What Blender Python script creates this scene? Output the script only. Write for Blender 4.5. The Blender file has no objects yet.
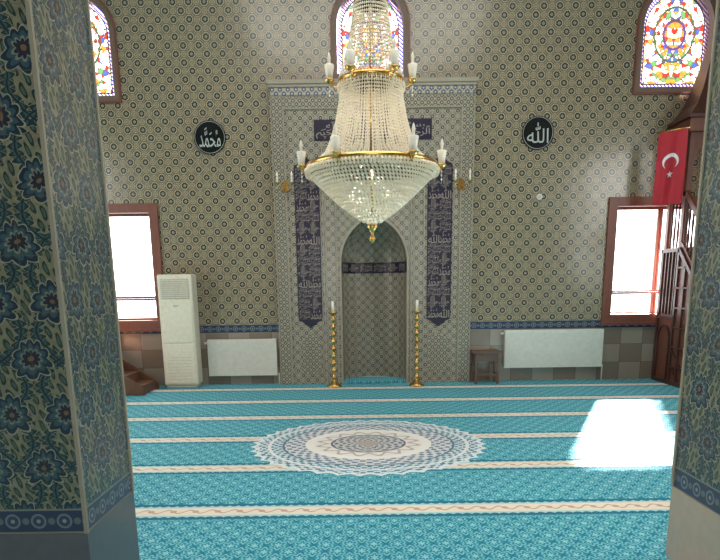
import bpy, bmesh, math, random
from mathutils import Vector, Matrix
random.seed(7)
scene = bpy.context.scene
scene.view_settings.view_transform = 'Standard'
pi = math.pi

# ------------------------------------------------------------ shader DSL
class B:
    def __init__(s, name):
        m = bpy.data.materials.new(name); m.use_nodes = True
        s.m = m; s.nt = m.node_tree; s.nt.nodes.clear()
        s.out = s.nt.nodes.new('ShaderNodeOutputMaterial')
        s._pos = None
    def n(s, t): return s.nt.nodes.new(t)
    def link(s, a, b): s.nt.links.new(a, b)
    def math(s, op, a, b=None, c=None):
        nd = s.n('ShaderNodeMath'); nd.operation = op
        for i, x in enumerate((a, b, c)):
            if x is None: continue
            if isinstance(x, V): s.link(x.k, nd.inputs[i])
            else: nd.inputs[i].default_value = float(x)
        return V(s, nd.outputs[0])
    def pos(s):
        if s._pos is None:
            g = s.n('ShaderNodeNewGeometry')
            sp = s.n('ShaderNodeSeparateXYZ'); s.link(g.outputs['Position'], sp.inputs[0])
            sn = s.n('ShaderNodeSeparateXYZ'); s.link(g.outputs['True Normal'], sn.inputs[0])
            s._pos = (V(s, sp.outputs[0]), V(s, sp.outputs[1]), V(s, sp.outputs[2]))
            s._nx = V(s, sn.outputs[0]); s.geo = g
        return s._pos
    def uv(s):
        x, y, z = s.pos()
        side = s.math('GREATER_THAN', s.math('ABSOLUTE', s._nx), 0.6)
        return x + (y - x) * side, z
    def noise(s, scale, detail=2, w=None):
        nd = s.n('ShaderNodeTexNoise'); nd.inputs['Scale'].default_value = scale
        nd.inputs['Detail'].default_value = detail
        s.pos(); s.link(s.geo.outputs['Position'], nd.inputs['Vector'])
        return V(s, nd.outputs['Fac'])
    def mix(s, f, a, b):
        nd = s.n('ShaderNodeMix'); nd.data_type = 'RGBA'
        if isinstance(f, V): s.link(f.k, nd.inputs[0])
        else: nd.inputs[0].default_value = f
        for i, x in ((6, a), (7, b)):
            if isinstance(x, V): s.link(x.k, nd.inputs[i])
            else: nd.inputs[i].default_value = rgb(*x)
        return V(s, nd.outputs[2])
    def pbr(s, col, rough=0.5, metal=0.0, spec=0.5, bump=None, bd=0.002, **kw):
        p = s.n('ShaderNodeBsdfPrincipled')
        if isinstance(col, V): s.link(col.k, p.inputs['Base Color'])
        else: p.inputs['Base Color'].default_value = rgb(*col)
        if isinstance(rough, V): s.link(rough.k, p.inputs['Roughness'])
        else: p.inputs['Roughness'].default_value = rough
        p.inputs['Metallic'].default_value = metal
        p.inputs['Specular IOR Level'].default_value = spec
        for k, v in kw.items(): p.inputs[k.replace('_', ' ')].default_value = v
        if bump is not None:
            b = s.n('ShaderNodeBump'); b.inputs['Distance'].default_value = bd
            b.inputs['Strength'].default_value = 0.6
            s.link(bump.k, b.inputs['Height']); s.link(b.outputs[0], p.inputs['Normal'])
        s.link(p.outputs[0], s.out.inputs[0])
        return s.m
def rgb(r, g, b):
    def f(c):
        c /= 255.0
        return c / 12.92 if c <= 0.04045 else ((c + 0.055) / 1.055) ** 2.4
    return (f(r), f(g), f(b), 1)
class V:
    def __init__(s, b, k): s.b = b; s.k = k
    def __add__(s, o): return s.b.math('ADD', s, o)
    __radd__ = __add__
    def __sub__(s, o): return s.b.math('SUBTRACT', s, o)
    def __rsub__(s, o): return s.b.math('SUBTRACT', o, s)
    def __mul__(s, o): return s.b.math('MULTIPLY', s, o)
    __rmul__ = __mul__
    def __truediv__(s, o): return s.b.math('DIVIDE', s, o)
    def lt(s, o): return s.b.math('LESS_THAN', s, o)
    def gt(s, o): return s.b.math('GREATER_THAN', s, o)
    def abs(s): return s.b.math('ABSOLUTE', s)
    def fr(s): return s.b.math('FRACT', s)
    def fl(s): return s.b.math('FLOOR', s)
    def sin(s): return s.b.math('SINE', s)
    def cos(s): return s.b.math('COSINE', s)
    def sqrt(s): return s.b.math('SQRT', s)
    def mn(s, o): return s.b.math('MINIMUM', s, o)
    def mx(s, o): return s.b.math('MAXIMUM', s, o)
def hyp(a, b): return (a * a + b * b).sqrt()
def atan2(a, b): return a.b.math('ARCTAN2', a, b)

def stagger(b, u, v, pu, pv):
    a = (u / pu).fr() - 0.5; c = (v / pv).fr() - 0.5
    a2 = (u / pu + 0.5).fr() - 0.5; c2 = (v / pv + 0.5).fr() - 0.5
    d1 = hyp(a, c); d2 = hyp(a2, c2)
    sel = d2.lt(d1)
    x = a + (a2 - a) * sel; y = c + (c2 - c) * sel
    return d1.mn(d2), x, y, (d1 - d2).abs(), sel

def medallions(b, u, v, p, pal):
    ground, line, ring, light, dark, core = pal
    d, x, y, edge, sel = stagger(b, u, v, p, p)
    th = atan2(y, x)
    r = d + (th * 8).cos() * 0.018
    c = b.mix(edge.lt(0.09), ground, line)
    c = b.mix(edge.lt(0.035), c, ground)
    c = b.mix(r.lt(0.315), c, ring)
    c = b.mix(r.lt(0.265), c, light)
    c = b.mix(r.lt(0.20), c, dark)
    c = b.mix(r.lt(0.085), c, light)
    c = b.mix(r.lt(0.05), c, core)
    return c

def blue_border(b, u, v, z0, z1):
    t = (v - z0) / (z1 - z0)
    H = z1 - z0
    d2 = hyp((u / H).fr() - 0.5, t - 0.5)
    d3 = hyp((u / H + 0.5).fr() - 0.5, t - 0.5)
    c = b.mix(d2.lt(0.30), (48, 58, 84), (112, 122, 128))
    c = b.mix(d2.lt(0.22), c, (54, 68, 96))
    c = b.mix(d2.lt(0.08), c, (150, 142, 126))
    c = b.mix(d3.lt(0.14), c, (98, 106, 106))
    c = b.mix((t - 0.5).abs().gt(0.43), c, (126, 126, 114))
    return c

def mat_wall():
    b = B('wall_tile'); u, v = b.uv()
    pal = ((160, 149, 124), (104, 92, 74), (92, 84, 68), (168, 158, 134), (54, 60, 60), (138, 110, 78))
    c = medallions(b, u, v, 0.235, pal)
    gr = ((u / 0.235).fr() - 0.5).abs().gt(0.485).mx(((v / 0.235).fr() - 0.5).abs().gt(0.485))
    c = b.mix(gr * 0.5, c, (112, 102, 84))
    cu = (u / 0.36).fl(); cv = (v / 0.30).fl()
    chk = ((cu + cv) * 0.5).fr().gt(0.25)
    w = b.mix(chk, (150, 140, 128), (122, 108, 96))
    nz = b.noise(3.0, 5)
    w = b.mix(nz * 0.6, w, (134, 120, 106))
    g2 = ((u / 0.36).fr() - 0.5).abs().gt(0.49).mx(((v / 0.30).fr() - 0.5).abs().gt(0.49))
    w = b.mix(g2, w, (90, 80, 72))
    c = b.mix(v.lt(1.0), c, blue_border(b, u, v, 0.86, 1.0))
    c = b.mix(v.lt(0.86), c, w)
    n2 = b.noise(1.2, 2)
    return b.pbr(c, 0.15 + n2 * 0.12, spec=0.6, bump=b.noise(6, 1), bd=0.006)

def mat_mihrab(name='mihrab_tile', p=0.155, light=1):
    b = B(name); u, v = b.uv()
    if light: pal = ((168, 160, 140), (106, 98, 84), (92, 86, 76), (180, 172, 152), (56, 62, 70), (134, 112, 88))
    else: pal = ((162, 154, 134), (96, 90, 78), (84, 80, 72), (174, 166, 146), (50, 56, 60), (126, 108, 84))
    c = medallions(b, u, v, p, pal)
    return b.pbr(c, 0.25)

def mat_band(name, base, fig, fig2, p):
    b = B(name); u, v = b.uv()
    d, x, y, e, s = stagger(b, u, v, p, p)
    th = atan2(y, x)
    c = b.mix((d + (th * 6).cos() * 0.05).lt(0.27), base, fig)
    c = b.mix(d.lt(0.12), c, fig2)
    c = b.mix(e.lt(0.05), c, fig2)
    return b.pbr(c, 0.28)

def mat_pillar():
    b = B('pillar_iznik_tile'); u, v = b.uv()
    nz = b.noise(34, 3)
    n1 = b.noise(8, 1); n2 = b.noise(12, 1)
    u0, v0 = u, v
    base = b.mix(nz, (146, 144, 120), (88, 90, 70))
    uw = (u + (n1 - 0.5) * 0.045) * 1.2; vw = (v + (n2 - 0.5) * 0.045) * 1.2
    P = 0.62
    ph = vw * (2 * pi / P)
    k = (uw / 0.30).fr() - 0.5
    s1 = ph.sin() * 0.36; s2 = (ph + pi).sin() * 0.36
    dv = (k - s1).abs().mn((k - s2).abs())
    l1, lx, ly, le, ls = stagger(b, uw + vw * 0.4, vw - uw * 0.3, 0.085, 0.11)
    la = (lx * lx * 4.5 + ly * ly).sqrt()
    c = b.mix(la.lt(0.38), base, (38, 54, 54))
    c = b.mix(la.lt(0.22), c, (72, 94, 86))
    leaf = (vw * (2 * pi / 0.075)).sin().abs() * 0.11
    c = b.mix(dv.lt(leaf + 0.045), c, (140, 140, 120))
    c = b.mix(dv.lt(leaf + 0.028), c, (34, 54, 60))
    c = b.mix(dv.lt(leaf * 0.6), c, (60, 90, 92))
    c = b.mix(dv.lt(0.016), c, (30, 38, 48))
    d, x, y, e, s = stagger(b, uw + 0.15, vw, 0.30, 0.62)
    yy = y * 2.0
    xx = x * (1.0 + yy * 0.9)
    th = atan2(xx, yy)
    r = hyp(xx, yy)
    pet = (th * 5).cos().abs() * 0.09
    c = b.mix((r - pet).lt(0.30), c, (146, 148, 130))
    c = b.mix((r - pet).lt(0.275), c, (34, 48, 64))
    c = b.mix((r - pet).lt(0.20), c, (56, 84, 94))
    c = b.mix((r - pet * 0.8).lt(0.13), c, (124, 126, 110))
    c = b.mix((r - pet * 0.6).lt(0.105), c, (34, 44, 58))
    c = b.mix(r.lt(0.05), c, (116, 90, 68))
    gr = ((u0 / 0.25).fr() - 0.5).abs().gt(0.491).mx(((v0 / 0.25).fr() - 0.5).abs().gt(0.491))
    c = b.mix(gr * 0.6, c, (94, 90, 76))
    c = b.mix(v0.lt(0.565), c, blue_border(b, u0, v0, 0.44, 0.565))
    return b.pbr(c, 0.3, bump=nz, bd=0.002)

def mat_carpet():
    b = B('prayer_carpet'); x, y, z = b.pos()
    n = b.noise(34, 2)
    nb = b.noise(2.2, 2)
    # fine all-over floral sprig pattern
    d, sx, sy, se, ss = stagger(b, x, y, 0.15, 0.19)
    th0 = atan2(sy, sx)
    fl = d + (th0 * 6).cos() * 0.06 + (n - 0.5) * 0.10
    c = b.mix(nb * 0.3, (54, 152, 172), (44, 138, 160))
    c = b.mix((se + (n - 0.5) * 0.2).abs().lt(0.07), c, (30, 118, 142))
    c = b.mix(fl.lt(0.33), c, (118, 188, 198))
    c = b.mix(fl.lt(0.25), c, (38, 130, 152))
    c = b.mix(fl.lt(0.13), c, (136, 198, 204))
    R = 1.05
    ts = ((y - 4.11) / R + 0.5).fr() - 0.5
    t = ts.abs() * R
    edge = t + (x * (2 * pi / 0.13)).sin().abs() * 0.02
    bb = b.mix(((x * (2 * pi / 0.16)).sin() * 0.030 - ts * R).abs().lt(0.010),
               (222, 210, 194), (184, 162, 146))
    dd = hyp((x / 0.16).fr() - 0.5, t / 0.16)
    bb = b.mix(dd.lt(0.15), bb, (188, 156, 142))
    c = b.mix(t.lt(0.150), c, (26, 106, 130))
    c = b.mix(edge.lt(0.115), c, (160, 204, 208))
    c = b.mix(t.lt(0.07), c, bb)
    # medallion
    ex = (x - 0.08) / 1.17; ey = (y - 5.97) / 1.06
    r = hyp(ex, ey); th = atan2(ey, ex)
    lace = ((th * 56).cos() * (r * 90).cos() + (n - 0.5) * 1.4)
    m_out = b.mix(lace.gt(0.12), (200, 212, 218), (72, 126, 148))
    m_mid = b.mix(((th * 36).cos() * (r * 70).sin() + (n - 0.5) * 1.0).gt(0.1), (210, 212, 214), (112, 134, 154))
    m_in = b.mix(((th * 16).cos() * 0.04 + (r - 0.4)).abs().lt(0.02), (230, 226, 222), (188, 178, 172))
    m_c = b.mix(((th * 12).cos() * (r * 90).cos() + (n - 0.5)).gt(0.15), (200, 198, 196), (104, 116, 132))
    sc = (th * 20).cos().abs() * 0.05
    c = b.mix((r + sc).lt(1.03), c, (216, 224, 226))
    c = b.mix((r + sc).lt(0.99), c, m_out)
    c = b.mix((r - 0.86).abs().lt(0.015), c, (220, 224, 224))
    c = b.mix(r.lt(0.75), c, (90, 122, 144))
    c = b.mix(r.lt(0.73), c, m_mid)
    c = b.mix(r.lt(0.55), c, (234, 232, 228))
    c = b.mix(r.lt(0.47), c, m_in)
    c = b.mix(r.lt(0.33), c, (110, 118, 132))
    c = b.mix(r.lt(0.31), c, m_c)
    c = b.mix(r.lt(0.10), c, (178, 168, 162))
    return b.pbr(c, 0.85, spec=0.25, bump=b.noise(220, 1), bd=0.003)

def mat_wood(name, c1, c2, rough=0.4):
    b = B(name)
    tc = b.n('ShaderNodeTexCoord'); mp = b.n('ShaderNodeMapping'); mp.inputs['Scale'].default_value = (14, 14, 1.6)
    nd = b.n('ShaderNodeTexNoise'); nd.inputs['Scale'].default_value = 2.2; nd.inputs['Detail'].default_value = 5
    b.link(tc.outputs['Object'], mp.inputs[0]); b.link(mp.outputs[0], nd.inputs['Vector'])
    f = V(b, nd.outputs['Fac'])
    return b.pbr(b.mix(f, c1, c2), rough, bump=f, bd=0.001)

def simple(name, c, rough=0.5, metal=0.0, **kw):
    b = B(name); n = b.noise(18, 3)
    c2 = tuple(int(k * 0.88) for k in c)
    return b.pbr(b.mix(n, c, c2), rough, metal, **kw)

def mat_stained(k, cx, zs, hw, z0):
    b = B('stained_glass_%d' % k); x, y, z = b.pos()
    ax = (x - cx).abs()
    cmb = b.n('ShaderNodeCombineXYZ'); b.link(ax.k, cmb.inputs[0]); b.link(z.k, cmb.inputs[2])
    vo = b.n('ShaderNodeTexVoronoi'); vo.inputs['Scale'].default_value = 17
    b.link(cmb.outputs[0], vo.inputs['Vector'])
    ve = b.n('ShaderNodeTexVoronoi'); ve.feature = 'DISTANCE_TO_EDGE'; ve.inputs['Scale'].default_value = 17
    b.link(cmb.outputs[0], ve.inputs['Vector'])
    sp = b.n('ShaderNodeSeparateXYZ'); b.link(vo.outputs['Color'], sp.inputs[0])
    h = V(b, sp.outputs[0]); kk = V(b, sp.outputs[1])
    c = b.mix(h.gt(0.15), (196, 110, 96), (250, 238, 206))
    c = b.mix(h.gt(0.42), c, (244, 244, 246))
    c = b.mix(h.gt(0.82), c, (150, 180, 140))
    c = b.mix(h.gt(0.90), c, (130, 146, 196))
    c = b.mix(kk.gt(0.90), c, (226, 176, 110))
    rr = hyp(ax, (z - (zs - 0.1)) * 0.8)
    c = b.mix((rr - 0.16).abs().lt(0.016), c, (140, 116, 164))
    c = b.mix((rr - 0.30).abs().lt(0.012), c, (110, 144, 118))
    le = V(b, ve.outputs['Distance']).lt(0.04)
    c = b.mix(le, c, (136, 116, 108))
    de = hyp(ax, (z - zs).mx(0.0)).mx(ax)
    db = (hw - 0.055) - de
    db = db.mn(z - (z0 + 0.055))
    seq = ((x + z) / 0.055).fr().gt(0.5)
    bc = b.mix(seq, (130, 122, 196), (244, 228, 212))
    c = b.mix(db.lt(0.075), c, bc)
    c = b.mix((db - 0.078).abs().lt(0.008), c, (100, 84, 78))
    tr = b.n('ShaderNodeBsdfTransparent'); b.link(c.k, tr.inputs[0])
    gl = b.n('ShaderNodeBsdfPrincipled'); b.link(c.k, gl.inputs['Base Color']); gl.inputs['Roughness'].default_value = 0.15
    mx = b.n('ShaderNodeMixShader'); mx.inputs[0].default_value = 0.25
    b.link(tr.outputs[0], mx.inputs[1]); b.link(gl.outputs[0], mx.inputs[2]); b.link(mx.outputs[0], b.out.inputs[0])
    return b.m
def mat_pane():
    b = B('clear_glass')
    tr = b.n('ShaderNodeBsdfTransparent'); gl = b.n('ShaderNodeBsdfGlossy'); gl.inputs['Roughness'].default_value = 0.05
    mx = b.n('ShaderNodeMixShader'); mx.inputs[0].default_value = 0.06
    b.link(tr.outputs[0], mx.inputs[1]); b.link(gl.outputs[0], mx.inputs[2]); b.link(mx.outputs[0], b.out.inputs[0])
    return b.m
def mat_crystal():
    b = B('crystal_beads')
    p = b.n('ShaderNodeBsdfPrincipled')
    p.inputs['Base Color'].default_value = rgb(250, 243, 226); p.inputs['Roughness'].default_value = 0.08
    p.inputs['Specular IOR Level'].default_value = 1.0
    tl = b.n('ShaderNodeBsdfTranslucent'); tl.inputs[0].default_value = rgb(250, 242, 224)
    tr = b.n('ShaderNodeBsdfTransparent')
    mx = b.n('ShaderNodeMixShader'); mx.inputs[0].default_value = 0.12
    m2 = b.n('ShaderNodeMixShader'); m2.inputs[0].default_value = 0.4
    b.link(p.outputs[0], m2.inputs[1]); b.link(tl.outputs[0], m2.inputs[2])
    b.link(m2.outputs[0], mx.inputs[1]); b.link(tr.outputs[0], mx.inputs[2]); b.link(mx.outputs[0], b.out.inputs[0])
    return b.m

M = {}
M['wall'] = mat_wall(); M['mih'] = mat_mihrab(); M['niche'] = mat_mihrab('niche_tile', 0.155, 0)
M['bandA'] = mat_band('border_tile', (136, 128, 108), (66, 70, 72), (172, 164, 144), 0.10)
M['bandB'] = mat_band('blue_border_tile', (150, 144, 130), (56, 66, 96), (178, 172, 156), 0.12)
M['pillar'] = mat_pillar(); M['carpet'] = mat_carpet()
M['pane'] = mat_pane(); M['crystal'] = mat_crystal()
M['navy'] = simple('indigo_tile', (24, 18, 48), 0.3)
M['script'] = simple('cream_script', (160, 148, 136), 0.4)
M['wood'] = mat_wood('red_brown_wood', (114, 64, 48), (76, 40, 30))
M['wood_seat'] = mat_wood('brown_wood', (112, 76, 56), (76, 48, 36))
M['wood_win'] = mat_wood('window_wood', (130, 78, 62), (96, 52, 42))
M['wood_stool'] = mat_wood('stool_wood', (108, 84, 68), (72, 54, 44))
M['wood_dark'] = mat_wood('dark_wood', (78, 44, 36), (50, 28, 24))
M['stonefr'] = simple('grey_brown_frame', (116, 98, 86), 0.6)
M['gold'] = simple('polished_brass', (226, 184, 108), 0.25, 1.0)
M['white'] = simple('white_enamel', (218, 216, 206), 0.35)
M['cream'] = simple('cream_plastic', (228, 222, 202), 0.4)
M['greyp'] = simple('grey_plastic', (196, 190, 176), 0.5)
M['black'] = simple('black_lacquer', (18, 20, 22), 0.25)
M['silver'] = simple('silver_paint', (172, 180, 176), 0.35)
M['red'] = simple('flag_red', (176, 28, 46), 0.7)
M['wh'] = simple('flag_white', (228, 222, 222), 0.7)
M['plinthL'] = simple('blue_grey_marble', (96, 98, 104), 0.3)
M['plinthR'] = simple('beige_marble', (184, 168, 150), 0.3)
M['moul'] = simple('stone_moulding', (158, 150, 132), 0.5)
M['ceil'] = simple('ceiling_plaster', (226, 222, 210), 0.8)
M['floor'] = simple('screed', (110, 108, 104), 0.8)
M['candle'] = simple('candle_tube', (236, 232, 216), 0.4)
M['bulb'] = simple('frosted_bulb', (250, 244, 228), 0.2)

# ------------------------------------------------------------ mesh builder
class MB:
    def __init__(s): s.v = []; s.f = []; s.mi = []; s.mats = []; s.sm = []
    def mat(s, k):
        if k not in s.mats: s.mats.append(k)
        return s.mats.index(k)
    def add(s, vs, fs, m, smooth=False):
        o = len(s.v); s.v += [tuple(p) for p in vs]; k = s.mat(m)
        for f in fs:
            s.f.append([i + o for i in f]); s.mi.append(k); s.sm.append(smooth)
    def box(s, x0, x1, y0, y1, z0, z1, m):
        vs = [(x, y, z) for x in (x0, x1) for y in (y0, y1) for z in (z0, z1)]
        s.add(vs, [(0,1,3,2),(4,6,7,5),(0,4,5,1),(2,3,7,6),(0,2,6,4),(1,5,7,3)], m)
    def prism(s, pts, a, b, m, plane='XZ', smooth=False):
        def P(p, d):
            if plane == 'XZ': return (p[0], d, p[1])
            if plane == 'YZ': return (d, p[0], p[1])
            return (p[0], p[1], d)
        n = len(pts)
        vs = [P(p, a) for p in pts] + [P(p, b) for p in pts]
        fs = [list(range(n)), list(range(2*n-1, n-1, -1))] + [(i, (i+1) % n, n+(i+1) % n, n+i) for i in range(n)]
        s.add(vs, fs, m)
    def frame(s, outer, inner, y0, y1, m):
        n = len(outer)
        vs = [(p[0], y, p[1]) for y in (y0, y1) for ring in (outer, inner) for p in ring]
        fs = []
        for i in range(n):
            j = (i+1) % n
            fs += [(i, j, n+j, n+i), (2*n+i, 3*n+i, 3*n+j, 2*n+j), (i, 2*n+i, 2*n+j, j), (n+i, n+j, 3*n+j, 3*n+i)]
        s.add(vs, fs, m)
    def lathe(s, cx, cy, prof, m, seg=24, smooth=True, sx=1):
        vs = []; fs = []
        for r, z in prof:
            for i in range(seg):
                a = 2*pi*i/seg; vs.append((cx + r*math.cos(a), cy + r*math.sin(a)*sx, z))
        for k in range(len(prof)-1):
            for i in range(seg):
                j = (i+1) % seg; fs.append((k*seg+i, k*seg+j, (k+1)*seg+j, (k+1)*seg+i))
        fs.append(list(range(seg))); fs.append([(len(prof)-1)*seg + i for i in range(seg)])
        s.add(vs, fs, m, smooth)
    def tube(s, pts, r, m, seg=8, closed=False):
        pts = [Vector(p) for p in pts]; n = len(pts); vs = []; fs = []
        for i, p in enumerate(pts):
            a = pts[(i-1) % n] if (i > 0 or closed) else p
            c = pts[(i+1) % n] if (i < n-1 or closed) else p
            t = (c - a).normalized()
            ref = Vector((0, 0, 1)) if abs(t.z) < 0.95 else Vector((1, 0, 0))
            e1 = t.cross(ref).normalized(); e2 = t.cross(e1)
            rr = r[i] if isinstance(r, (list, tuple)) else r
            for k in range(seg):
                q = 2*pi*k/seg; vs.append(p + e1*math.cos(q)*rr + e2*math.sin(q)*rr)
        for i in range(n if closed else n-1):
            j = (i+1) % n
            for k in range(seg):
                l = (k+1) % seg; fs.append((i*seg+k, i*seg+l, j*seg+l, j*seg+k))
        if not closed:
            fs.append(list(range(seg))); fs.append([(n-1)*seg+k for k in range(seg)])
        s.add(vs, fs, m, True)
    def bead(s, c, r, rz, m):
        x, y, z = c; a = random.random()*1.5
        vs = [(x, y, z+rz), (x, y, z-rz)] + [(x + r*math.cos(a+k*pi/2), y + r*math.sin(a+k*pi/2), z) for k in range(4)]
        fs = [(0, 2+k, 2+(k+1) % 4) for k in range(4)] + [(1, 2+(k+1) % 4, 2+k) for k in range(4)]
        s.add(vs, fs, m)
    def build(s, name, parent=None, bevel=0):
        me = bpy.data.meshes.new(name); me.from_pydata(s.v, [], s.f)
        for k in s.mats: me.materials.append(M[k])
        me.polygons.foreach_set('material_index', s.mi)
        me.polygons.foreach_set('use_smooth', s.sm)
        bm = bmesh.new(); bm.from_mesh(me); bmesh.ops.recalc_face_normals(bm, faces=bm.faces); bm.to_mesh(me); bm.free()
        me.update()
        o = bpy.data.objects.new(name, me); scene.collection.objects.link(o)
        if parent: o.parent = parent
        if bevel:
            md = o.modifiers.new('bevel', 'BEVEL'); md.width = bevel; md.segments = 2; md.limit_method = 'ANGLE'
        return o
def empty(name):
    o = bpy.data.objects.new(name, None); scene.collection.objects.link(o); return o
def cut(obj, cutters):
    for c in cutters:
        md = obj.modifiers.new('cut', 'BOOLEAN'); md.operation = 'DIFFERENCE'; md.object = c; md.solver = 'EXACT'
    dg = bpy.context.evaluated_depsgraph_get()
    me = bpy.data.meshes.new_from_object(obj.evaluated_get(dg))
    obj.modifiers.clear(); obj.data = me
def kill(objs):
    for c in objs: bpy.data.objects.remove(c, do_unlink=True)

def arch(cx, hw, z0, zs, n=24):
    pts = [(cx-hw, z0), (cx+hw, z0)]
    for i in range(n+1):
        a = pi*i/n; pts.append((cx + hw*math.cos(a), zs + hw*math.sin(a)))
    return pts
def pw(h, hw, rise):
    R = (rise*rise + hw*hw) / (2*hw)
    return math.sqrt(max(R*R-h*h, 0)) - (R-hw)
def parch(cx, hw, z0, zs, zt, n=14):
    pts = [(cx-hw, z0), (cx+hw, z0)]
    hs = [(zt-zs)*math.sin(pi/2*i/n) for i in range(n+1)]
    pts += [(cx + pw(h, hw, zt-zs), zs+h) for h in hs]
    pts += [(cx - pw(h, hw, zt-zs), zs+h) for h in reversed(hs[:-1])]
    return pts
def rect(x0, x1, z0, z1): return [(x0, z0), (x1, z0), (x1, z1), (x0, z1)]

# ------------------------------------------------------------ room
D = 9.93; XL, XR, YB, ZC = -6.2, 6.3, -3.5, 7.2
MC = 0.255
o = MB(); o.box(XL-0.3, XR+0.3, YB-0.3, D+0.3, -0.2, 0.0, 'floor'); o.build('floor')
o = MB(); o.box(XL+0.004, XR-0.004, YB+0.004, D-0.003, 0.0, 0.012, 'carpet'); o.build('carpet')
o = MB(); o.box(XL-0.3, XR+0.3, YB-0.3, D+0.3, ZC, ZC+0.2, 'ceil'); o.build('ceiling')
o = MB(); o.box(XL-0.3, XL, YB, D, 0, ZC, 'wall'); wl = o.build('wall_left')
o = MB(); o.box(XR, XR+0.3, YB, D, 0, ZC, 'wall'); wr = o.build('wall_right')
o = MB(); o.box(XL-0.3, XR+0.3, YB-0.3, YB, 0, ZC, 'wall'); o.build('wall_front')
o = MB(); o.box(XL-0.3, XR+0.3, D, D+0.3, 0, ZC, 'wall'); wb = o.build('wall_back')

WIN = [(-5.17, -3.18), (4.0, 5.72)]
UP = [(-4.17, 0.56, 4.42, 5.36), (0.23, 0.56, 4.68, 5.42), (4.84, 0.58, 4.44, 5.36)]
nhw, nzs, nzt = 0.52, 1.98, 2.66
cs = []
def cutter(pts, y0, y1):
    o = MB(); o.prism(pts, y0, y1, 'floor'); c = o.build('cutter'); cs.append(c); return c
for a, b_ in WIN: cutter(rect(a, b_, 0.98, 2.88), D-0.3, D+0.6)
for cx, hw, z0, zs in UP: cutter(arch(cx, hw, z0, zs), D-0.3, D+0.6)
nc = cutter(parch(MC, nhw, -0.1, nzs, nzt), D-0.6, D+0.6)
cut(wb, cs)

# lower windows
wn = 0
for a, b_ in WIN:
    wn += 1; e = empty('window_%d' % wn)
    o = MB(); F = 'wood_win'
    o.frame(rect(a-0.03, b_+0.03, 0.95, 2.91), rect(a+0.11, b_-0.11, 1.09, 2.77), D-0.05, D+0.16, F)
    mid = (a+b_)/2
    for s0, s1 in ((a+0.11, mid), (mid, b_-0.11)):
        o.frame(rect(s0+0.002, s1-0.002, 1.44, 2.77), rect(s0+0.04, s1-0.04, 1.475, 2.73), D+0.09, D+0.14, F)
        o.frame(rect(s0+0.002, s1-0.002, 1.09, 1.437), rect(s0+0.04, s1-0.04, 1.125, 1.405), D+0.09, D+0.14, F)
    o.box(a-0.04, b_+0.04, D-0.075, D+0.05, 0.91, 0.955, F)
    o.build('frame', e, 0.006)
    o = MB(); o.box(a+0.11, b_-0.11, D+0.11, D+0.115, 1.09, 2.77, 'pane'); o.build('glass', e)
for cx, hw, z0, zs in UP:
    wn += 1; e = empty('window_%d' % wn)
    M['stain%d' % wn] = mat_stained(wn, cx, zs, hw, z0)
    o = MB()
    o.frame(arch(cx, hw+0.02, z0-0.02, zs), arch(cx, hw-0.06, z0+0.06, zs), D-0.03, D+0.2, 'stonefr')
    o.frame(arch(cx, hw+0.04, z0-0.04, zs), arch(cx, hw+0.015, z0-0.015, zs), D-0.04, D+0.0, 'wood_win')
    o.build('frame', e)
    o = MB(); o.prism(arch(cx, hw-0.055, z0+0.055, zs), D+0.095, D+0.105, 'stain%d' % wn); o.build('stained_glass', e)

# ------------------------------------------------------------ mihrab
e = empty('mihrab')
HW = 1.54; y1 = D - 0.10
o = MB(); o.box(MC-HW, MC+HW, y1, D-0.001, 0.012, 4.42, 'mih'); body = o.build('surround', e)
cut(body, [nc]); kill(cs)
o = MB()
def ring(x0, x1, z0, z1, w, y0, yb, m):
    o.box(x0, x0+w, y0, yb, z0, z1, m); o.box(x1-w, x1, y0, yb, z0, z1, m); o.box(x0+w, x1-w, y0, yb, z1-w, z1, m)
ring(MC-HW, MC+HW, 0.012, 4.42, 0.17, y1-0.02, y1, 'bandA')
ring(MC-HW+0.17, MC+HW-0.17, 0.012, 4.25, 0.022, y1-0.03, y1, 'moul')
ring(MC-HW-0.015, MC+HW+0.015, 0.012, 4.42, 0.016, y1-0.03, D-0.001, 'moul')
ring(MC-0.80, MC+0.80, 0.012, 3.72, 0.018, y1-0.015, y1, 'moul')
ring(MC-0.60, MC+0.60, 0.012, 3.52, 0.02, y1-0.02, y1, 'moul')
ni = parch(MC, nhw, 0.012, nzs, nzt); no = parch(MC, nhw+0.03, 0.012, nzs, nzt+0.04)
o.frame(no, ni, y1-0.02, y1+0.02, 'moul')
o.box(MC-0.58, MC+0.58, y1-0.01, y1, 2.86, 3.06, 'bandA')
o.box(MC-HW-0.01, MC+HW+0.01, y1-0.04, D-0.001, 4.42, 4.53, 'bandB')
o.box(MC-HW-0.03, MC+HW+0.03, y1-0.06, D-0.001, 4.53, 4.57, 'moul')
o.box(MC-HW-0.05, MC+HW+0.05, y1-0.08, D-0.001, 4.57, 4.63, 'moul')
o.build('mouldings', e, 0.005)
o = MB(); vs = []; fs = []
hz = [0.012, 0.4, 1.0, 1.6, nzs] + [nzs+(nzt-nzs)*math.sin(pi/2*i/16) for i in range(1, 17)]
ns = 10
for z in hz:
    w = nhw if z <= nzs else max(pw(z-nzs, nhw, nzt-nzs), 0.001)
    for k in range(ns+1):
        a = pi*k/ns; dp = 0.55*(w/nhw)
        vs.append((MC - w*math.cos(a), y1+0.02+dp*math.sin(a), z))
for i in range(len(hz)-1):
    for k in range(ns):
        p = i*(ns+1)+k; fs.append((p, p+1, p+ns+2, p+ns+1))
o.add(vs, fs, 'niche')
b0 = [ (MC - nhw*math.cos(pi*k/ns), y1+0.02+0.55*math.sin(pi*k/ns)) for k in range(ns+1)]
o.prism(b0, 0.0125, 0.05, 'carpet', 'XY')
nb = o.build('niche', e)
o = MB(); vs = []; fs = []
BZ = (1.80, 1.975)
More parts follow.
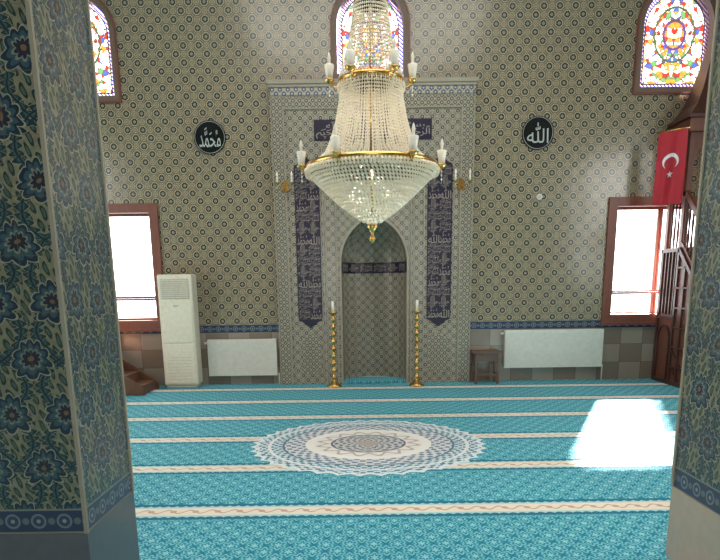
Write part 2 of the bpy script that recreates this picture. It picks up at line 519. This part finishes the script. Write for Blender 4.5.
for z in BZ:
    for k in range(ns+1):
        a = pi*k/ns; w = nhw-0.006
        vs.append((MC - w*math.cos(a), y1+0.02+0.538*math.sin(a), z))
for k in range(ns): fs.append((k, k+1, ns+2+k, ns+1+k))
o.add(vs, fs, 'navy'); o.build('niche_script_band', e)
o = MB()
def cart(x0, x1, z0, z1, tip):
    xm = (x0+x1)/2; w = (x1-x0)/2
    def end(z, s):
        return [(xm+w, z), (xm+w*0.95, z+s*tip*.3), (xm+w*0.6, z+s*tip*.42), (xm+w*.5, z+s*tip*.62), (xm+w*.2, z+s*tip*.8), (xm, z+s*tip),
                (xm-w*.2, z+s*tip*.8), (xm-w*.5, z+s*tip*.62), (xm-w*.6, z+s*tip*.42), (xm-w*.95, z+s*tip*.3), (xm-w, z)]
    return end(z1, 1) + list(reversed(end(z0, -1)))
PO = 1.035
for xc in (MC-PO, MC+PO):
    o.prism(cart(xc-0.195, xc+0.195, 1.10, 3.38, 0.17), y1-0.012, y1-0.001, 'navy')
    o.prism(cart(xc-0.16, xc+0.16, 0.25, 0.75, 0.1), y1-0.008, y1-0.001, 'bandA')
o.box(MC-0.90, MC+0.90, y1-0.012, y1-0.001, 3.78, 4.08, 'navy')
o.build('calligraphy_panels', e)

GC = {}
def glyph(ch):
    if ch not in GC:
        cu = bpy.data.curves.new('g', 'FONT'); cu.body = ch; cu.size = 1; cu.extrude = 0.002; cu.resolution_u = 3
        t = bpy.data.objects.new('g', cu); scene.collection.objects.link(t)
        dg = bpy.context.evaluated_depsgraph_get()
        me = bpy.data.meshes.new_from_object(t.evaluated_get(dg))
        bpy.data.objects.remove(t)
        GC[ch] = ([tuple(v.co) for v in me.vertices], [list(p.vertices) for p in me.polygons])
        bpy.data.meshes.remove(me)
    return GC[ch]
def text(o, ch, w_, h_, loc, mat, curve=None):
    V_, F_ = glyph(ch)
    if not V_: return
    xs = [v[0] for v in V_]; ys = [v[1] for v in V_]
    x0_, x1_, y0_, y1_ = min(xs), max(xs), min(ys), max(ys)
    out = []
    for x, y, z in V_:
        tx = (x-x0_)/(x1_-x0_); ty = (y-y0_)/(y1_-y0_)-0.5
        if curve:
            q = curve[0] + tx*(curve[1]-curve[0])
            out.append((MC-(nhw-0.012-z)*math.cos(q), y1+0.02+(0.520-z)*math.sin(q), loc[2]+ty*h_))
        else: out.append((loc[0]+(tx-0.5)*w_, loc[1]-z, loc[2]+ty*h_))
    o.add(out, F_, mat)
def plain(o, name, parent):
    me = bpy.data.meshes.new(name); me.from_pydata(o.v, [], o.f); me.materials.append(M[o.mats[0]])
    ob = bpy.data.objects.new(name, me); scene.collection.objects.link(ob); ob.parent = parent
o = MB()
seqs = ['\ufdfa', '\ufdfb', '\ufdfa', '\ufdf4', '\ufdfa', '\ufdfb', '\ufdf2', '\ufdfa', '\ufdfb', '\ufdf4', '\ufdfa']
for j, xc in enumerate((MC-PO, MC+PO)):
    h = 0.167
    for k in range(14):
        for s_ in (0, 1):
            text(o, seqs[(k*2+3*j+s_*3) % 11], 0.175, h*1.02, (xc+(s_-0.5)*0.178, y1-0.012, 1.075+h*(k+0.5)), 'script')
text(o, '\ufdfd', 0.86, 0.25, (MC-0.44, y1-0.012, 3.93), 'script')
text(o, '\ufdfd', 0.86, 0.25, (MC+0.44, y1-0.012, 3.93), 'script')
for k in range(6):
    a0 = pi*(0.06+0.15*k); text(o, ['\ufdfa', '\ufdfb', '\ufdfa'][k % 3], 0.2, 0.13, (0, 0, 1.888), 'script', (a0, a0+pi*0.13))
plain(o, 'script_lettering', e)

for xc, ch in ((-2.26, '\ufdf4'), (2.80, '\ufdf2')):
    e = empty('calligraphy_roundel')
    o = MB()
    n = 48
    def circ(r): return [(xc+r*math.cos(2*pi*i/n), 3.87+r*math.sin(2*pi*i/n)) for i in range(n)]
    o.prism(circ(0.245), D-0.03, D-0.001, 'black')
    o.frame(circ(0.232), circ(0.226), D-0.033, D-0.03, 'silver')
    o.build('disc', e)
    o = MB(); text(o, ch, 0.33, 0.29, (xc, D-0.032, 3.87), 'silver'); plain(o, 'inscription', e)
o = MB()
o.prism([(2.87+0.045*math.cos(2*pi*i/20), 2.93+0.045*math.sin(2*pi*i/20)) for i in range(20)], D-0.035, D-0.001, 'white')
o.prism([(2.87+0.022*math.cos(2*pi*i/16), 2.93+0.022*math.sin(2*pi*i/16)) for i in range(16)], D-0.05, D-0.034, 'greyp')
o.build('wall_alarm_sensor', bevel=0.003)

# ------------------------------------------------------------ radiators
def radiator(x0, x1, z0, z1):
    o = MB(); y0 = D-0.12
    o.box(x0, x1, y0, y0+0.02, z0, z1, 'white'); o.box(x0, x1, y0+0.06, y0+0.08, z0, z1, 'white')
    n = int((x1-x0)/0.033)
    for i in range(n):
        xx = x0+0.02+(x1-x0-0.04)*i/(n-1)
        o.box(xx-0.011, xx+0.011, y0-0.007, y0+0.001, z0+0.04, z1-0.04, 'white')
        o.box(xx-0.004, xx+0.004, y0+0.02, y0+0.06, z0+0.02, z1-0.01, 'white')
    o.box(x0-0.008, x0, y0-0.005, y0+0.09, z0, z1+0.005, 'white'); o.box(x1, x1+0.008, y0-0.005, y0+0.09, z0, z1+0.005, 'white')
    for k in range(8): o.box(x0, x1, y0+0.002+k*0.010, y0+0.007+k*0.010, z1, z1+0.006, 'white')
    for xx in (x0+0.25, x1-0.25): o.box(xx-0.02, xx+0.02, y0+0.08, D-0.001, z0+0.1, z1-0.1, 'greyp')
    o.tube([(x1+0.03, y0+0.04, z0+0.04), (x1+0.03, y0+0.04, 0.013)], 0.011, 'white')
    o.tube([(x1-0.02, y0+0.04, z0+0.04), (x1+0.03, y0+0.04, z0+0.04)], 0.012, 'gold')
    o.tube([(x0-0.02, y0+0.04, z1-0.05), (x0-0.07, y0+0.04, z1-0.05)], 0.02, 'white')
    o.build('radiator')
radiator(-2.47, -1.36, 0.17, 0.76)
radiator(2.39, 3.98, 0.24, 0.85)

# ------------------------------------------------------------ standing air conditioner
e = empty('floor_standing_air_conditioner')
o = MB(); x0, x1, ya, yb = -3.14, -2.60, 9.56, 9.88
o.box(x0, x1, ya, yb, 0.06, 1.81, 'cream'); o.box(x0+0.02, x1-0.02, ya+0.02, yb-0.02, 0.012, 0.06, 'greyp')
o.build('cabinet', e, 0.03)
o = MB()
o.box(x0+0.03, x1-0.03, ya-0.012, ya+0.01, 0.75, 1.38, 'cream'); o.box(x0+0.03, x1-0.03, ya-0.012, ya+0.01, 0.1, 0.72, 'cream')
o.box(x0+0.05, x1-0.05, ya-0.008, ya+0.01, 1.43, 1.74, 'greyp')
for k in range(9): o.box(x0+0.06, x1-0.06, ya-0.02, ya+0.0, 1.45+k*0.032, 1.465+k*0.032, 'cream')
for k in range(6): o.box(x0+0.08+k*0.075, x0+0.086+k*0.075, ya-0.024, ya, 1.44, 1.73, 'cream')
o.box(x0+0.23, x1-0.23, ya-0.016, ya, 1.31, 1.34, 'greyp')
for k in range(8): o.box(x0+0.08, x1-0.08, ya-0.014, ya, 0.16+k*0.05, 0.168+k*0.05, 'greyp')
o.build('grille', e, 0.003)

# ------------------------------------------------------------ stool beside mihrab
o = MB(); x0, x1 = 1.83, 2.28; S = 'wood_stool'
o.box(x0, x1, 9.56, 9.88, 0.50, 0.54, S)
for xx in (x0+0.03, x1-0.07):
    for yy in (9.58, 9.82): o.box(xx, xx+0.04, yy, yy+0.04, 0.012, 0.50, S)
o.box(x0+0.05, x1-0.05, 9.59, 9.61, 0.38, 0.50, S); o.box(x0+0.05, x1-0.05, 9.83, 9.85, 0.38, 0.50, S)
for xx in (x0+0.04, x1-0.06): o.box(xx, xx+0.02, 9.62, 9.82, 0.15, 0.18, S)
o.box(x0+0.05, x1-0.05, 9.59, 9.61, 0.14, 0.18, S)
o.build('wooden_stool', bevel=0.004)

# ------------------------------------------------------------ brass candle stands
for xc in (MC-0.66, MC+0.66):
    o = MB(); yc = 9.52
    pr = [(0.0, 0.012), (0.115, 0.012), (0.12, 0.03), (0.105, 0.05), (0.06, 0.075), (0.035, 0.11)]
    z = 0.11
    for k in range(9):
        h = 0.115
        pr += [(0.016, z+0.01), (0.034, z+0.03), (0.040, z+0.05), (0.034, z+0.075), (0.018, z+0.10)]
        z += h
    pr += [(0.02, z), (0.07, z+0.04), (0.075, z+0.055), (0.03, z+0.06), (0.0, z+0.06)]
    o.lathe(xc, yc, pr, 'gold', 20)
    o.lathe(xc, yc, [(0.0, z+0.05), (0.022, z+0.05), (0.020, z+0.22), (0.0, z+0.225)], 'candle', 16)
    for k in range(3):
        a = k*2*pi/3; o.lathe(xc+0.09*math.cos(a), yc+0.09*math.sin(a), [(0, 0.012), (0.022, 0.013), (0.03, 0.03), (0.02, 0.045), (0, 0.05)], 'gold', 10)
    o.build('brass_candle_stand')

# ------------------------------------------------------------ sconces on the mihrab frame
for xc in (MC-1.36, MC+1.36):
    o = MB(); yy = y1-0.032
    o.prism([(xc+0.05*math.cos(2*pi*i/20), 3.12+0.09*math.sin(2*pi*i/20)) for i in range(20)], yy-0.02, yy, 'gold')
    for sgn in (-1, 1):
        p = [(xc, yy-0.02, 3.1), (xc+sgn*0.04, yy-0.08, 3.03), (xc+sgn*0.10, yy-0.13, 3.05), (xc+sgn*0.11, yy-0.14, 3.14)]
        o.tube(p, 0.009, 'gold')
        o.lathe(xc+sgn*0.11, yy-0.14, [(0, 3.13), (0.02, 3.13), (0.04, 3.155), (0.04, 3.16), (0.0, 3.16)], 'gold', 14)
        o.lathe(xc+sgn*0.11, yy-0.14, [(0, 3.16), (0.013, 3.16), (0.013, 3.24), (0, 3.24)], 'candle', 10)
        o.lathe(xc+sgn*0.11, yy-0.14, [(0, 3.24), (0.014, 3.255), (0.018, 3.275), (0.008, 3.31), (0, 3.325)], 'bulb', 10)
    o.build('brass_sconce_lamp')

# ------------------------------------------------------------ chandelier
e = empty('crystal_chandelier')
cx, cy = 0.14, 5.9
o = MB()
o.tube([(cx, cy, 2.25), (cx, cy, ZC-0.02)], 0.014, 'gold')
o.lathe(cx, cy, [(0, ZC-0.14), (0.03, ZC-0.14), (0.10, ZC-0.05), (0.12, ZC-0.001), (0, ZC-0.001)], 'gold')
def gring(r, z, h, t=0.012):
    o.lathe(cx, cy, [(r-t, z), (r, z), (r+0.008, z+h*0.5), (r, z+h), (r-t, z+h), (r-t, z)], 'gold', 64)
RZ = 2.65; UZ = 3.38
gring(0.605, RZ, 0.042); gring(0.29, UZ, 0.04); gring(0.15, 4.02, 0.03)
for k in range(8):
    a = k*pi/4+0.2
    o.tube([(cx, cy, RZ+0.02), (cx+0.59*math.cos(a), cy+0.59*math.sin(a), RZ+0.02)], 0.007, 'gold')
    o.tube([(cx, cy, UZ+0.02), (cx+0.28*math.cos(a), cy+0.28*math.sin(a), UZ+0.02)], 0.006, 'gold')
def candle(r, z, a, r0, z0):
    x, y = cx+r*math.cos(a), cy+r*math.sin(a)
    p = []
    for i in range(9):
        t = i/8; rr = r0+(r-r0)*t; zz = z0+(z-z0)*t - 0.05*math.sin(pi*t)
        p.append((cx+rr*math.cos(a), cy+rr*math.sin(a), zz))
    o.tube(p, 0.008, 'gold')
    o.lathe(x, y, [(0, z-0.02), (0.02, z-0.02), (0.045, z+0.005), (0.047, z+0.012), (0, z+0.012)], 'gold', 14)
    o.lathe(x, y, [(0, z+0.012), (0.028, z+0.012), (0.034, z+0.06), (0.046, z+0.13), (0.042, z+0.135), (0, z+0.12)], 'bulb', 12)
    o.lathe(x, y, [(0, z+0.12), (0.012, z+0.12), (0.012, z+0.17), (0.016, z+0.19), (0.008, z+0.225), (0, z+0.24)], 'candle', 10)
for k in range(6): candle(0.65, RZ+0.03, 2*pi*k/6+0.02, 0.60, RZ+0.02)
for k in range(6): candle(0.375, UZ+0.03, 2*pi*k/6+0.02, 0.28, UZ+0.02)
o.lathe(cx, cy, [(0, 1.99), (0.012, 2.00), (0.03, 2.03), (0.02, 2.06), (0.012, 2.08), (0.035, 2.12), (0.055, 2.15), (0.02, 2.17), (0, 2.17)], 'gold', 20)
o.build('brass_frame', e)
o = MB()
def strand_rev(prof, n, step, br=0.013, jit=0.0):
    pts = [Vector((r, 0, z)) for r, z in prof]
    L = [0]
    for i in range(1, len(pts)): L.append(L[-1]+(pts[i]-pts[i-1]).length)
    m = int(L[-1]/step)
    for q in range(m+1):
        s = L[-1]*q/m
        for i in range(1, len(pts)):
            if s <= L[i]+1e-6: break
        t = (s-L[i-1])/(L[i]-L[i-1]); p = pts[i-1].lerp(pts[i], t)
        for k in range(n):
            a = 2*pi*(k+0.5*(q % 2)*jit)/n
            o.bead((cx+p.x*math.cos(a), cy+p.x*math.sin(a), p.z), br, step*0.5, 'crystal')
strand_rev([(0.275, UZ-0.01), (0.29, 3.24), (0.32, 3.08), (0.37, 2.92), (0.43, 2.79), (0.51, 2.72), (0.585, RZ+0.03)], 84, 0.028, 0.011)
strand_rev([(0.20, UZ-0.01), (0.22, 3.15), (0.28, 2.93), (0.36, 2.78), (0.46, 2.71)], 44, 0.032, 0.011)
tt = []
for i in range(15):
    t = i/14; tt.append((0.15+0.135*(t**1.6), 4.02-(4.02-UZ-0.06)*t))
strand_rev(tt, 52, 0.030, 0.012)
strand_rev([(0.02, 4.45), (0.05, 4.25), (0.145, 4.05)], 20, 0.032, 0.010)
rows = 19
for q in range(rows):
    t = q/(rows-1)
    z = RZ - 0.01 - 0.47*t
    r = 0.58*(1-t)**0.80 + 0.03
    n = max(8, int(2*pi*r/0.034))
    for k in range(n):
        a = 2*pi*(k+0.5*(q % 2))/n
        o.bead((cx+r*math.cos(a), cy+r*math.sin(a), z), 0.021, 0.021, 'crystal')
for k in range(110):
    a = 2*pi*k/110
    o.bead((cx+0.615*math.cos(a), cy+0.615*math.sin(a), RZ-0.035), 0.009, 0.03, 'crystal')
for k in range(48):
    a = 2*pi*k/48
    o.bead((cx+0.305*math.cos(a), cy+0.305*math.sin(a), UZ-0.03), 0.009, 0.035, 'crystal')
for k in range(6):
    a = 2*pi*k/6+0.02
    for j in range(3): o.bead((cx+0.65*math.cos(a), cy+0.65*math.sin(a), RZ-0.02-j*0.035), 0.010, 0.017, 'crystal')
    for j in range(3): o.bead((cx+0.375*math.cos(a), cy+0.375*math.sin(a), UZ-0.02-j*0.035), 0.010, 0.017, 'crystal')
o.build('crystal_strands', e)

# ------------------------------------------------------------ pillars
def pillar(x0, x1, y0, y1, pm):
    o = MB()
    o.box(x0, x1, y0, y1, 0.44, ZC-0.001, 'pillar')
    o.box(x0-0.004, x1+0.004, y0-0.004, y1+0.004, 0.0125, 0.44, pm)
    for xx in (x0, x1):
        for yy in (y0, y1): o.box(xx-0.009, xx+0.009, yy-0.009, yy+0.009, 0.44, ZC-0.001, 'moul')
    o.build('tiled_pillar')
pillar(-1.98, -1.335, 2.74, 3.34, 'plinthL')
pillar(1.80, 2.44, 2.70, 3.3, 'plinthR')

# ------------------------------------------------------------ minbar
e = empty('minbar')
X0, X1 = 4.86, 5.86; yp = 9.32; zp = 2.1; yf = 7.35
YM = D - 0.085
o = MB(); W = 'wood'
o.box(X0, X1, yp, YM, 0.0125, zp, W)
for xs in (X0, X1-0.05):
    o.prism([(yp, 0.0125), (yp, zp), (yf, 0.2), (yf, 0.0125)], xs, xs+0.05, W, 'YZ')
N = 9
for k in range(N):
    ya = yf + (yp-yf)*k/N; yb = yf+(yp-yf)*(k+1)/N
    o.box(X0+0.05, X1-0.05, ya, yb, 0.0125, 0.2+(zp-0.2)*(k+1)/N, W)
o.build('stair_body', e, 0.004)
o = MB(); Wd = 'wood_dark'
def strip(p, q, r=0.022, x=X0-0.008, m=Wd):
    d = Vector((0, q[0]-p[0], q[1]-p[1])).normalized(); n = Vector((0, -d.z, d.y))*r
    P = Vector((x, p[0], p[1])); Q = Vector((x, q[0], q[1])); w = Vector((0.02, 0, 0))
    vs = [P-n-w, P+n-w, Q+n-w, Q-n-w, P-n+w, P+n+w, Q+n+w, Q-n+w]
    o.add(vs, [(0,1,2,3),(7,6,5,4),(0,4,5,1),(1,5,6,2),(2,6,7,3),(3,7,4,0)], m)
sl = (zp-0.2)/(yp-yf)
def zt(y): return 0.2+(y-yf)*sl
strip((yf, 0.05), (YM-0.02, 0.05), 0.035); strip((yp, 0.05), (yp, zp)); strip((YM-0.03, 0.05), (YM-0.03, zp)); strip((yp, zp-0.03), (YM-0.02, zp-0.03), 0.03)
strip((yf, zt(yf)-0.03), (yp, zp-0.03), 0.03)
strip((yp, 1.05), (YM-0.03, 1.05)); 
for k in range(1, 9):
    y = yf+(yp-yf)*k/9; strip((y, 0.08), (y, zt(y)-0.06), 0.012)
for k in range(1, 7):
    z = 0.3*k; y = yf+(z-0.2)/sl+0.05
    if y < yp: strip((max(y, yf), z), (yp, z), 0.010)
    y2 = yf+(yp-yf)*k/7
    strip((y2, 0.08), (min(y2+0.55, yp), 0.08+min(0.55, yp-y2)*0.9), 0.010)
c0 = (yp+YM)/2
prev = None
for i in range(13):
    a = pi*i/12; pt = (c0+0.18*math.cos(a), 0.7+0.22*math.sin(a))
    if prev: strip(prev, pt, 0.014)
    prev = pt
strip((c0-0.18, 0.08), (c0-0.18, 0.7), 0.014); strip((c0+0.18, 0.08), (c0+0.18, 0.7), 0.014)
for i in range(5):
    strip((yp+0.06+i*0.1, 1.1), (yp+0.06+i*0.1, zp-0.06), 0.010)
for xs in (X0+0.02, X1-0.03):
    strip((yf, zt(yf)+0.78), (yp, zp+0.78), 0.04, xs, W); strip((yf, zt(yf)+0.06), (yp, zp+0.06), 0.025, xs, W)
    for k in range(20):
        y = yf+(yp-yf)*(k+0.5)/20
        o.tube([(xs, y, zt(y)+0.06), (xs, y, zt(y)+0.26), (xs, y, zt(y)+0.42), (xs, y, zt(y)+0.58), (xs, y, zt(y)+0.76)], [0.013, 0.02, 0.012, 0.02, 0.013], Wd, 8)
    strip((yp, zp+0.78), (YM-0.02, zp+0.78), 0.035, xs, W)
    for k in range(5):
        y = yp+0.06+0.1*k
        o.tube([(xs, y, zp), (xs, y, zp+0.2), (xs, y, zp+0.4), (xs, y, zp+0.76)], [0.012, 0.02, 0.012, 0.014], Wd, 8)
o.build('balustrade', e)
o = MB()
for xx in (X0, X1-0.08):
    for yy in (yp, YM-0.085): o.box(xx, xx+0.08, yy, yy+0.08, zp, 3.72, W)
    o.box(xx, xx+0.09, yf-0.09, yf, 0.0125, 2.3, W)
o.box(X0-0.05, X1+0.05, yf-0.12, yf+0.03, 2.3, 2.48, Wd)
o.prism([(X0, 2.48), (X1, 2.48), (X1-0.15, 2.62), ((X0+X1)/2, 2.9), (X0+0.15, 2.62)], yf-0.08, yf-0.02, W)
o.box(X0-0.06, X1+0.06, yp-0.07, YM, 3.72, 3.90, W)
o.box(X0-0.10, X1+0.10, yp-0.11, YM, 3.90, 3.95, Wd)
xm, ym = (X0+X1)/2, (yp+YM)/2
for sgn in (-1, 1):
    pts = [(xm+sgn*0.42, 3.30), (xm+sgn*0.42, 3.72), (xm, 3.72)] + [(xm+sgn*0.40*math.sin(t*pi/2/8), 3.30+0.36*math.cos(t*pi/2/8)) for t in range(9)]
    o.prism(pts, yp+0.01, yp+0.05, W)
a0 = [(X0-0.06, yp-0.07), (X1+0.06, yp-0.07), (X1+0.06, YM), (X0-0.06, YM)]
vs = []; sc = [(1, 3.95), (0.78, 4.12), (0.62, 4.35), (0.34, 4.95), (0.05, 5.65)]
for k, z in sc: vs += [(xm+(px-xm)*k, ym+(py-ym)*k, z) for px, py in a0]
fs = [(0,1,2,3)] + [(4*i+j, 4*i+(j+1) % 4, 4*i+4+(j+1) % 4, 4*i+4+j) for i in range(4) for j in range(4)] + [(16,17,18,19)]
o.add(vs, fs, Wd)
o.lathe(xm, ym, [(0, 5.62), (0.04, 5.64), (0.06, 5.72), (0.02, 5.8), (0.035, 5.86), (0.01, 5.92), (0, 5.95)], 'gold', 16)
o.build('canopy', e, 0.003)

# ------------------------------------------------------------ Turkish flag
e = empty('turkish_flag')
ang = math.radians(-46); FX, FY = 4.60, 9.32
def fp(u, v, off=0.0):
    w = 0.025*math.sin(u*26+v*2)*(0.4+v) + off
    return (FX + (u-0.2)*math.cos(ang) + w*math.sin(ang), FY + (u-0.2)*math.sin(ang) - w*math.cos(ang), 3.74 - v)
def sheet(pfun, nu, nv, m, name):
    o = MB(); vs = [pfun(i/nu, j/nv) for j in range(nv+1) for i in range(nu+1)]
    fs = [(j*(nu+1)+i, j*(nu+1)+i+1, (j+1)*(nu+1)+i+1, (j+1)*(nu+1)+i) for j in range(nv) for i in range(nu)]
    o.add(vs, fs, m, True); return o.build(name, e)
sheet(lambda a, b_: fp(a*0.40, b_*1.02), 24, 30, 'red', 'cloth')
o = MB()
n = 24; vs = []; fs = []
for i in range(n+1):
    t = math.radians(-140)+math.radians(280)*i/n
    ou_ = (0.2+0.115*math.sin(t), 0.42-0.115*math.cos(t))
    rin = 0.092; cyi = 0.448
    inn = (0.2+rin*math.sin(t*0.99), cyi-rin*math.cos(t*0.99))
    if i in (0, n): inn = ou_
    vs += [fp(*ou_, 0.006), fp(*inn, 0.006)]
for i in range(n): fs.append((2*i, 2*i+1, 2*i+3, 2*i+2))
st = []
for i in range(10):
    r = 0.055 if i % 2 == 0 else 0.022; t = pi*i/5
    st.append(fp(0.2+r*math.sin(t), 0.60-r*math.cos(t), 0.006))
b0 = len(vs); vs += st + [fp(0.2, 0.60, 0.006)]
for i in range(10): fs.append((b0+i, b0+(i+1) % 10, b0+10))
o.add(vs, fs, 'wh'); o.build('crescent_and_star', e)
o = MB()
o.tube([fp(-0.03, -0.01), fp(0.43, -0.01)], 0.012, 'gold'); o.tube([fp(0.2, -0.01), (X0-0.062, 9.28, 3.74)], 0.008, 'gold')
o.build('pole', e)

# ------------------------------------------------------------ preacher's seat (left)
e = empty('wooden_pulpit_seat'); W = 'wood_seat'
o = MB()
o.box(-4.75, -4.0, 8.95, 9.6, 0.0125, 0.62, W)
for k in range(3): o.box(-4.0+0.24*k, -3.76+0.24*k, 9.0, 9.55, 0.0125, 0.46-0.15*k, W)
for yy in (8.94, 9.57):
    o.prism([(-4.1, 0.0125), (-3.25, 0.0125), (-3.25, 0.12), (-4.02, 0.66), (-4.1, 0.66)], yy, yy+0.04, W)
o.box(-4.78, -4.02, 8.93, 8.97, 0.5, 0.95, W); o.box(-4.78, -4.02, 9.58, 9.62, 0.5, 0.95, W); o.box(-4.80, -4.74, 8.93, 9.62, 0.5, 1.25, W)
o.build('body', e, 0.008)

# ------------------------------------------------------------ lights
w = bpy.data.worlds.new('sky'); scene.world = w; w.use_nodes = True
bg = w.node_tree.nodes['Background']; bg.inputs[0].default_value = (0.95, 0.97, 1.0, 1); bg.inputs[1].default_value = 6.0
def light(name, kind, loc, energy, col, rot=None, **kw):
    l = bpy.data.lights.new(name, kind); l.energy = energy; l.color = col
    for k, v in kw.items(): setattr(l, k, v)
    ob = bpy.data.objects.new(name, l); scene.collection.objects.link(ob); ob.location = loc
    if rot is not None: ob.rotation_mode = 'QUATERNION'; ob.rotation_quaternion = Vector(rot).to_track_quat('-Z', 'Y')
    return ob
light('sun', 'SUN', (8, 14, 9), 250, (1, 0.97, 0.93), (-0.77, -1.74, -1.0), angle=0.07)
light('ceiling_fill', 'AREA', (0.2, 4.5, 7.1), 350, (1, 0.96, 0.90), (0, 0, -1), size=5.0)  # added overhead fill light, the ceiling is closed and has no dome
light('side_fill_west', 'AREA', (-6.1, 5.5, 3.0), 120, (1, 0.98, 0.95), (1, 0, -0.1), size=3.0)  # added fill light just inside the left wall, which has no window
light('side_fill_east', 'AREA', (6.2, 5.0, 3.0), 200, (1, 0.98, 0.95), (-1, 0.2, -0.1), size=3.0)  # added fill from the right, that wall is solid too
light('rear_fill', 'AREA', (0.2, -3.2, 2.6), 130, (1, 0.98, 0.95), (0, 1, 0), size=3.0)  # unseen fill light added behind the camera, no entrance is modelled
light('chandelier_lamp', 'POINT', (0.14, 5.9, 2.56), 9, (1, 0.95, 0.86), shadow_soft_size=0.08)
light('chandelier_lamp', 'POINT', (0.14, 5.9, 3.05), 6, (1, 0.95, 0.86), shadow_soft_size=0.06)

# ------------------------------------------------------------ camera
cam = bpy.data.cameras.new('camera'); co = bpy.data.objects.new('camera', cam); scene.collection.objects.link(co)
cam.sensor_width = 36; cam.lens = 30; cam.shift_y = 128/720
p = math.atan(0.204); a = 0.0136
f = Vector((0, math.cos(p), -math.sin(p))); u = Vector((0, math.sin(p), math.cos(p))); r = Vector((1, 0, 0))
u2 = u*math.cos(a)+r*math.sin(a); r2 = r*math.cos(a)-u*math.sin(a)
m = Matrix((r2, u2, -f)).transposed().to_4x4(); m.translation = Vector((0, 0, 1.6))
co.matrix_world = m
scene.camera = co
